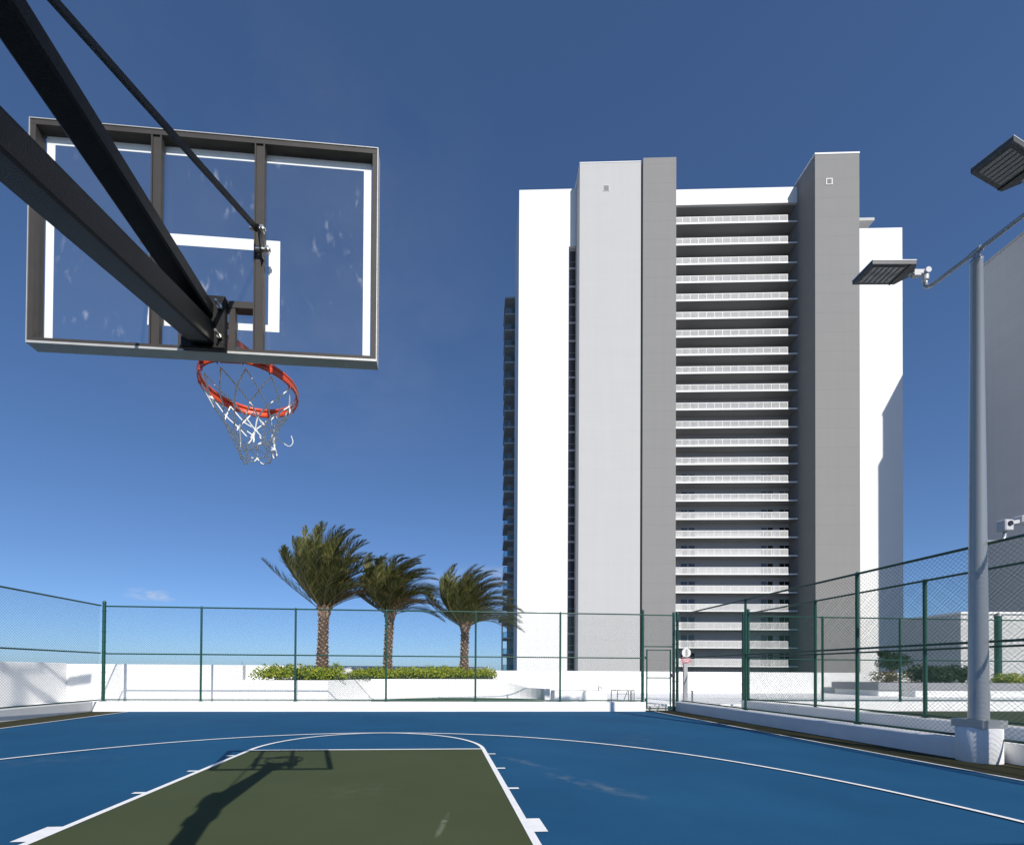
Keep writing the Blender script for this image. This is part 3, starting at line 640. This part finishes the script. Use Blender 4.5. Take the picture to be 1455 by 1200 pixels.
# ------------------------------------------------------------------ palms, hedge, shrubs
def palm(label, x, y, z, h, rb, rt_, lean, fr_len, nfr, seed, wind, spread):
    r = random.Random(seed)
    t = thing('palm_tree', label, 'palm tree', (x, y, z), 0, 'date palms in the planter')
    top = Vector((lean, .0, h))
    def axis(s): return Vector((lean*s*s, 0, h*s))
    core = MB().tube([axis(s/8)-Vector((0,0,.25*(s == 0))) for s in range(9)], [(rb+(rt_-rb)*min(1, s/4))*.90 for s in range(9)], 16).build('trunk', 'trunkcore', t)
    b = MB(); ph = 0; n = int(h/.0175)
    for i in range(n):                       # old leaf bases wound round the trunk
        s = (i+.5)/n; ph += 2.39996; R_ = rb+(rt_-rb)*min(1, s*2); R_ *= .96+.04*r.random()
        if s > .86: R_ *= 1.0+(s-.86)*2.2
        c = axis(s); d = Vector((math.cos(ph), math.sin(ph), 0)); sd = Vector((-d.y, d.x, 0)); up_ = Vector((0,0,1))
        wd = R_*.36; hh = .070+.015*r.random(); o = .028+.014*r.random()
        if s > .86: hh *= 2.2; o += (s-.86)*.5
        p = [c+d*R_*.86-sd*wd, c+d*R_*.80-up_*hh*.8, c+d*R_*.86+sd*wd, c+d*R_*.90+up_*hh*.95, c+d*(R_+o)+up_*hh*.40]
        b.add(p, [(0,1,4),(1,2,4),(2,3,4),(3,0,4)])
    b.build('leaf_bases', 'trunk', core)
    st, lf, dry = MB(), MB(), MB()
    ga = r.random()*6
    for k in range(nfr):
        u = (k+.5)/nfr; ga += 2.39996
        el = R(86-spread*u**.9+r.uniform(-5, 5)); L_ = fr_len*(1.0-.10*u+r.uniform(-.10, .05))
        old = u > .86 and r.random() < .6 and math.cos(ga) > 0
        d = Vector((math.cos(el)*math.cos(ga), math.cos(el)*math.sin(ga), math.sin(el)))
        p = top + Vector((d.x*.12, d.y*.12, .06-.22*u)); pts = [p.copy()]; ns = 26
        stiff = r.uniform(.7, 1.2)
        dirs = []
        for i in range(ns):
            q = i/ns
            lee = max(0, d.x); d = d + Vector((wind*(.008+.055*q)*stiff, wind*.008*q, -(.004+.020*q+lee*(.018+.070*q))*stiff*math.cos(el)**.4)); d.normalize()
            p = p + d*(L_/ns); pts.append(p.copy()); dirs.append(d.copy())
        st.tube(pts[:ns:2]+[pts[-1]], [.024*(1-.92*i/(len(pts[:ns:2]))) for i in range(len(pts[:ns:2])+1)], 4, cap=False)
        tgt = dry if old else lf
        NP = 74
        for j in range(NP):
            q = .13+.87*(j+r.random()*.6)/NP
            f_ = q*ns; i = min(ns-1, int(f_)); base = pts[i].lerp(pts[i+1], f_-i); d = dirs[i]
            side = d.cross(Vector((0,0,1)));
            if side.length < .1: side = d.cross(Vector((1,0,0)))
            side.normalize(); nrm = side.cross(d)
            ll = (.50*math.sin(math.pi*min(1, .16+.86*q))**.7+.10)*r.uniform(.8, 1.1)*fr_len/2.7
            for sg in (-1, 1):
                ang = R(22+20*(1-q)+r.uniform(-10, 10))
                v = d*math.cos(ang)+side*(sg*math.sin(ang))+nrm*(.30+r.uniform(-.12, .12)); v.normalize()
                v2 = (v+Vector((wind*.20, r.uniform(-.1, .1), -r.uniform(.05, .38)))).normalized()
                m_ = base+v*ll*.5; e_ = m_+v2*ll*.5
                wv = v.cross(nrm).normalized()*(.017*r.uniform(.7, 1.2))
                tgt.add([base-wv*.6, base+wv*.6, m_+wv, e_, m_-wv], [(0,1,2,4),(4,2,3)])
    cr2 = lf.build('crown', 'frond', t); st.build('leaf_stalks', 'rachis', cr2)
    if dry.v: dry.build('dry_fronds', 'oldfrond', cr2)
    return t
palm('tallest palm, on the left, with upright fronds fanning both ways', -3.62, 16.95, .84, 2.95, .29, .215, .06, 3.3, 64, 11, .75, 53)
palm('middle palm, thinner trunk partly behind a fence post, fronds swept to the right', -1.05, 17.3, .86, 2.85, .205, .185, .10, 2.8, 58, 25, 1.5, 60)
palm('right hand palm beside the tower, crown blown to the right', 2.14, 17.2, .86, 2.35, .20, .175, .03, 2.8, 58, 37, 1.6, 60)

def leaves(b, n, vol, size, r, upb=.4):
    for _ in range(n):
        c, sc = vol(r)
        d = Vector((r.gauss(0, 1), r.gauss(0, 1), r.gauss(0, 1)+upb)).normalized()
        s2 = d.cross(Vector((r.gauss(0,1), r.gauss(0,1), r.gauss(0,1)))).normalized()
        l = size*sc*r.uniform(.6, 1.25); w_ = l*.26
        b.add([c, c+d*l*.5+s2*w_, c+d*l, c+d*l*.5-s2*w_], [(0,1,2,3)])
# mounded hedge
r = random.Random(5)
mounds = []
for k in range(46):
    u = k/45; x = -5.15+8.35*u+r.uniform(-.08, .08)
    base = .90+.05*u
    mounds.append((x, (14.75 if x < -2.5 else 16.95)+r.uniform(-.2, .35), base+r.uniform(.34, .58)*(.8 if x > 2.3 else 1), r.uniform(.26, .42)))
def hv(r):
    m_ = mounds[int(r.random()*len(mounds))]
    a = r.random()*2*math.pi; q = r.random()**.45
    rad = m_[3]*q; zz = .84+(m_[2]-.84)*math.sqrt(max(0, 1-(q*.93)**2))*r.random()**.35
    return Vector((m_[0]+rad*math.cos(a)*1.2, m_[1]+rad*math.sin(a), zz)), 1
hd = thing('hedge', 'bright yellow green mounded hedge around the palm trunks', 'hedge', (-.9, 16.4, .86))
b = MB(); leaves(b, 15000, hv, .095, r, .5)
b.v = [(x+.9, y-16.4, z-.86) for x, y, z in b.v]; b.build('foliage', 'hedge', hd)
def gv(r):
    x = r.uniform(-3.9, 3.3); y = (14.25+(x+3.9)*.35 if x < -2.6 else (14.4+(x+2.6)*1.9 if x < -1.6 else 16.62)) + r.random()*.30
    return Vector((x, y, .84+abs(r.gauss(0, .10)))), 1
b = MB(); leaves(b, 5000, gv, .075, r, .6); gc = b.build('flowering_ground_cover', 'hedgedark')
gc['kind'] = 'stuff'; tag(gc, 'low dark green ground cover with tiny white flowers along the planter edge', 'ground cover')
b = MB()
for _ in range(260):
    c, _s = gv(r); c.z += .06
    for k in range(4): a = k*1.57+r.random(); b.add([c, c+Vector((.02*math.cos(a-.4), .02*math.sin(a-.4), .01)), c+Vector((.03*math.cos(a), .03*math.sin(a), .012)), c+Vector((.02*math.cos(a+.4), .02*math.sin(a+.4), .01))], [(0,1,2,3)])
b.build('petals', 'petal', gc)

def shrub(name, label, cat, x, y, z, rad, h, n, mat, seed, trunk=0., size=.10):
    r = random.Random(seed); t = thing(name, label, cat, (x, y, z))
    cl = [(r.uniform(-.7, .7)*rad, r.uniform(-.5, .5)*rad, trunk+h*r.uniform(.25, .8), rad*r.uniform(.25, .5)) for _ in range(16)]
    def vol(r):
        c = cl[int(r.random()*16)]; d = Vector((r.gauss(0,1), r.gauss(0,1), r.gauss(0,1))).normalized()*(c[3]*r.random()**.4)
        return Vector((c[0]+d.x, c[1]+d.y, max(.02, c[2]+d.z*.8))), 1
    b = MB(); leaves(b, n, vol, size, r, .2); b.build('crown', mat, t)
    b = MB()
    for c in cl[:9]: b.tube([(0,0,-.05), (c[0]*.3, c[1]*.3, (trunk+h*.2)), (c[0], c[1], c[2])], [.05+trunk*.03, .03+trunk*.015, .01], 6)
    b.build('trunk', 'bark', t)
    return t

# planter at the far right of the terrace
t = thing('planter_box', 'grey fronted low planter holding dark shrubs at the far right', 'planter', (21.7, 18.1, FZ))
MB().cbox(0, 14.5, 0, 2.5, .272, .63, .02).build('box', 'tdark', t)
MB().cbox(1.3, 14.5, -.50, 2.45, -.03, .27, .02).build('plinth', 'white', t)
MB().cbox(.10, 1.298, .10, 2.40, -.03, .27, .02).build('base', 'white', t)
shrub('shrub', 'dark round shrub in the far planter just left of the light pole', 'shrub', 25.4, 19.2, .80, 1.15, .72, 3200, 'shrub', 3, size=.13)
shrub('shrub', 'sparse brownish shrub at the left end of the far planter', 'shrub', 23.3, 19.2, .80, .95, .50, 700, 'oldfrond', 4, size=.11)
shrub('shrub', 'dark shrub in the far planter directly behind the light pole', 'shrub', 27.4, 19.2, .80, .95, .82, 2200, 'shrub', 6, size=.13)
shrub('shrub', 'low yellow green shrub in the far planter at the right edge', 'shrub', 30.1, 19.0, .80, 1.0, .36, 1500, 'hedge', 8, size=.11)
shrub('small_tree', 'small dark tree behind the end of the long parapet', 'tree', 35.0, 29.5, FZ, 1.1, 1.9, 3600, 'shrub', 9, trunk=1.1, size=.16)
t = thing('steel_post', 'thick green steel post with a round cap behind the far planter', 'post', (40.9, 27.5, FZ))
MB().tube([(0,0,0),(0,0,5.25)], .19, 16).build('shaft', 'green', t); MB().lathe((0,0,5.25), [(.22,-.05),(.22,.05),(.12,.16),(.001,.2)], 16).build('cap', 'metal', t)
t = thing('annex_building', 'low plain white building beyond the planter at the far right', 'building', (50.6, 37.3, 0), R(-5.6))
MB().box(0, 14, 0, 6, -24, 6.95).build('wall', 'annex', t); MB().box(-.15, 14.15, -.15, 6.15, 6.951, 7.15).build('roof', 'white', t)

# ------------------------------------------------------------------ main tower (own frame: u along the facade, w away from us)
TH = R(-5.63)
tw = thing('apartment_tower', 'tall white and grey apartment tower with a stack of balconies between two grey pylons', 'apartment building', (6.2914, 72.5935, 0), TH)
ZB = -25
def part(name, mat, *boxes, parent=tw):
    b = MB()
    for bx in boxes: b.box(*bx)
    return b.build(name, mat, parent)
part('white_wall', 'twhite', (8.06, 16.75, 3.0, 12.0, ZB, 85.9), (16.75, 18.30, 3.6, 12.0, ZB, 85.9), (18.30, 20.0, 3.0, 12.0, ZB, 85.9), (16.75, 18.30, 3.0, 3.6, 75.7, 85.9))
part('core_wall', 'tlight', (8.9, 16, 12.0, 24, ZB, 80.5), (16, 66, 12.01, 24, ZB, 85.0))
lp = part('light_grey_pylon', 'tlight', (18.05, 28.30, .3, 9, ZB, 87.25))
gp = part('grey_pylon', 'tgrey', (28.56, 34.05, 0, 9, ZB, 87.55), (28.30, 28.56, 1.2, 9, ZB, 87.2))
part('grey_pylon', 'tgrey', (56.81, 64.0, 0, 13, ZB, 87.35))
part('coping', 'twhite', (56.76, 64.05, -.05, 13.05, 87.352, 87.62))
part('coping', 'twhite', (18.02, 28.29, .26, 9.03, 87.252, 87.40))
part('roof_parapet', 'twhite', (34.052, 56.80, 4.1, 4.5, 83.72, 86.5))
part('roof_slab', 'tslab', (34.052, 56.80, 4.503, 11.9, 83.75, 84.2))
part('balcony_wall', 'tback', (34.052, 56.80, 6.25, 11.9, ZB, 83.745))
ww = part('white_wing', 'twhite', (60.0, 73.68, 3.003, 11.99, ZB, 77.8))
part('penthouse', 'tlight', (62.0, 69.0, 7.0, 11.5, 77.8, 81.8), (64.0, 71.3, 5.6, 12, 81.802, 82.3))
for (x, z, w_) in ((22.5, 82.9, .25),): 
    v = part('vent', 'wframe', (x-.5, x+.5, w_, .299, z-.5, z+.5)); part('louvre', 'tdark', *[(x-.4, x+.4, w_-.03, w_-.001, z-.4+.17*k, z-.30+.17*k) for k in range(5)], parent=v)
v = part('vent', 'wframe', (58.55, 59.65, -.06, -.001, 82.2, 83.3)); part('louvre', 'tgrey', *[(58.75, 59.45, -.09, -.0605, 82.38+.16*k, 82.47+.16*k) for k in range(5)], parent=v)
part('antenna', 'trail', (12.9, 13.0, 5.0, 5.1, 85.9, 87.3))
part('antenna', 'trail', (15.6, 15.66, 5.0, 5.06, 85.9, 86.7))
# slot windows, one per storey
FH = 3.217
z = 75.6; wi = None; k = 0
while z > 0 and k < 25:
    if wi is None:
        wi = MB().box(0, 1.18, .0, .06, 0, FH-.34).build('window', 'wglass', tw); fr_ = MB().box(0, 1.18, -.10, .065, FH-.34, FH-.002).build('spandrel', 'wframe', wi)
        MB().box(.0, 1.18, -.03, -.001, .95, 1.03).build('transom', 'tdark', wi); wi.location = (16.95, 3.52, z-FH)
    else:
        c = copy_tree(wi, tw); c.location = (16.95, 3.52, z-FH)
    z -= FH; k += 1
# balconies
LB = 22.745; LR = LB-1.62
rail_m = MB()
rail_m.box(0, LR, -.02, .03, 1.03, 1.10); rail_m.box(0, LR, -.012, .022, .08, .13)
for k in range(12): rail_m.tube([(.01, .0, .185+k*.074), (LR-.01, .0, .185+k*.074)], .0235, 6)
for k in range(16): x = k*(LR-.06)/15; rail_m.box(x, x+.06, -.03, -.0205, .0, 1.10)
bots = [80.27, 76.51] + [73.01-FH*k for k in range(24)]
proto = None
for i, zb in enumerate(bots):
    if proto is None:
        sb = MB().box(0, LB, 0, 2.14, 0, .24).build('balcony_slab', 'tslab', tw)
        rl = rail_m.build('railing', 'trail', sb); rl.location = (0, .05, .24)
        MB().box(0, LB, -.03, -.001, .0, .245).build('slab_edge', 'twhite', sb)
        proto = sb
    else: sb = copy_tree(proto, tw)
    sb.location = (34.053, 4.1, zb)
winp = None
for i, zb in enumerate(bots):
    for (u0, u1) in ((37.7, 40.1), (51.9, 53.9), (55.1, 56.78)):
        if winp is None:
            winp = MB().box(0, 1, 0, .05, 0, 2.2).build('window', 'wglass', tw)
            MB().box(.47, .53, -.02, -.001, 0, 2.2).build('mullion', 'wframe', winp); c = winp
        else: c = copy_tree(winp, tw)
        c.location = (u0, 6.199, zb+.26); c.scale = (u1-u0, 1, 1)
# side balconies on the left flank
proto = None; z = 75.2; k = 0
while z > -4 and k < 26:
    if proto is None:
        sb = MB().box(0, 2.0, 0, 7, 0, .25).build('side_balcony', 'tlight', tw)
        g_ = MB(); g_.box(.0, .03, .05, 6.95, .25, 1.25); g_.box(.032, 1.98, .0, .03, .25, 1.25); g_.build('glass_rail', 'bglass', sb)
        b = MB(); b.box(-.01, .04, .0, 7, 1.252, 1.32); b.box(.042, 2.0, -.01, .04, 1.252, 1.32)
        for yy in (0.031, 2.3, 4.6, 6.9): b.box(.035, .08, yy, yy+.05, .251, 1.25)
        b.build('handrail', 'tgrey', sb)
        proto = sb
    else: sb = copy_tree(proto, tw)
    sb.location = (6.15, 13.0, z-FH); z -= FH; k += 1
part('side_partition', 'tlight', (7.0, 8.895, 16.4, 16.6, ZB, 75.2)); part('side_roof', 'tlight', (6.1, 8.85, 12.9, 20.1, 75.2, 75.45))
part('side_canopy', 'tdark', (5.4, 8.0, 12.2, 20.2, 11.6, 12.1), (5.75, 6.0, 12.4, 12.7, ZB, 11.6))
# neighbouring tower at the right edge; it throws the stepped shadow on the white wing
t2 = thing('neighbour_tower', 'plain grey tower at the right edge, its shaded side behind the light pole', 'apartment building', (6.2914, 72.5935, 0), TH)
b = MB(); b.box(80.8, 112, -23.5, -1.45, ZB, 65.6); b.build('wall', 't2', t2)
b = MB(); b.box(80.0, 80.799, -23.5, -20.5, ZB, 57.0); b.build('pilaster', 't2', t2)
b = MB(); b.box(80.7, 112.1, -23.6, -1.35, 65.602, 65.95); b.build('coping', 'tlight', t2)
t = thing('radio_mast', 'tiny distant mast above the parapet on the left', 'mast', (-75, 175, -25))
b = MB(); b.tube([(0,0,0),(0,0,29.5)], .25, 6, .12); b.build('mast', 'tgrey', t); b = MB(); b.box(-.5, .5, -.1, .1, 26.8, 28); b.build('aerials', 'tgrey', t)

# ------------------------------------------------------------------ render settings
scene.render.engine = 'CYCLES'
scene.view_settings.view_transform = 'Standard'; scene.view_settings.look = 'None'
scene.view_settings.exposure = .0; scene.view_settings.gamma = 1
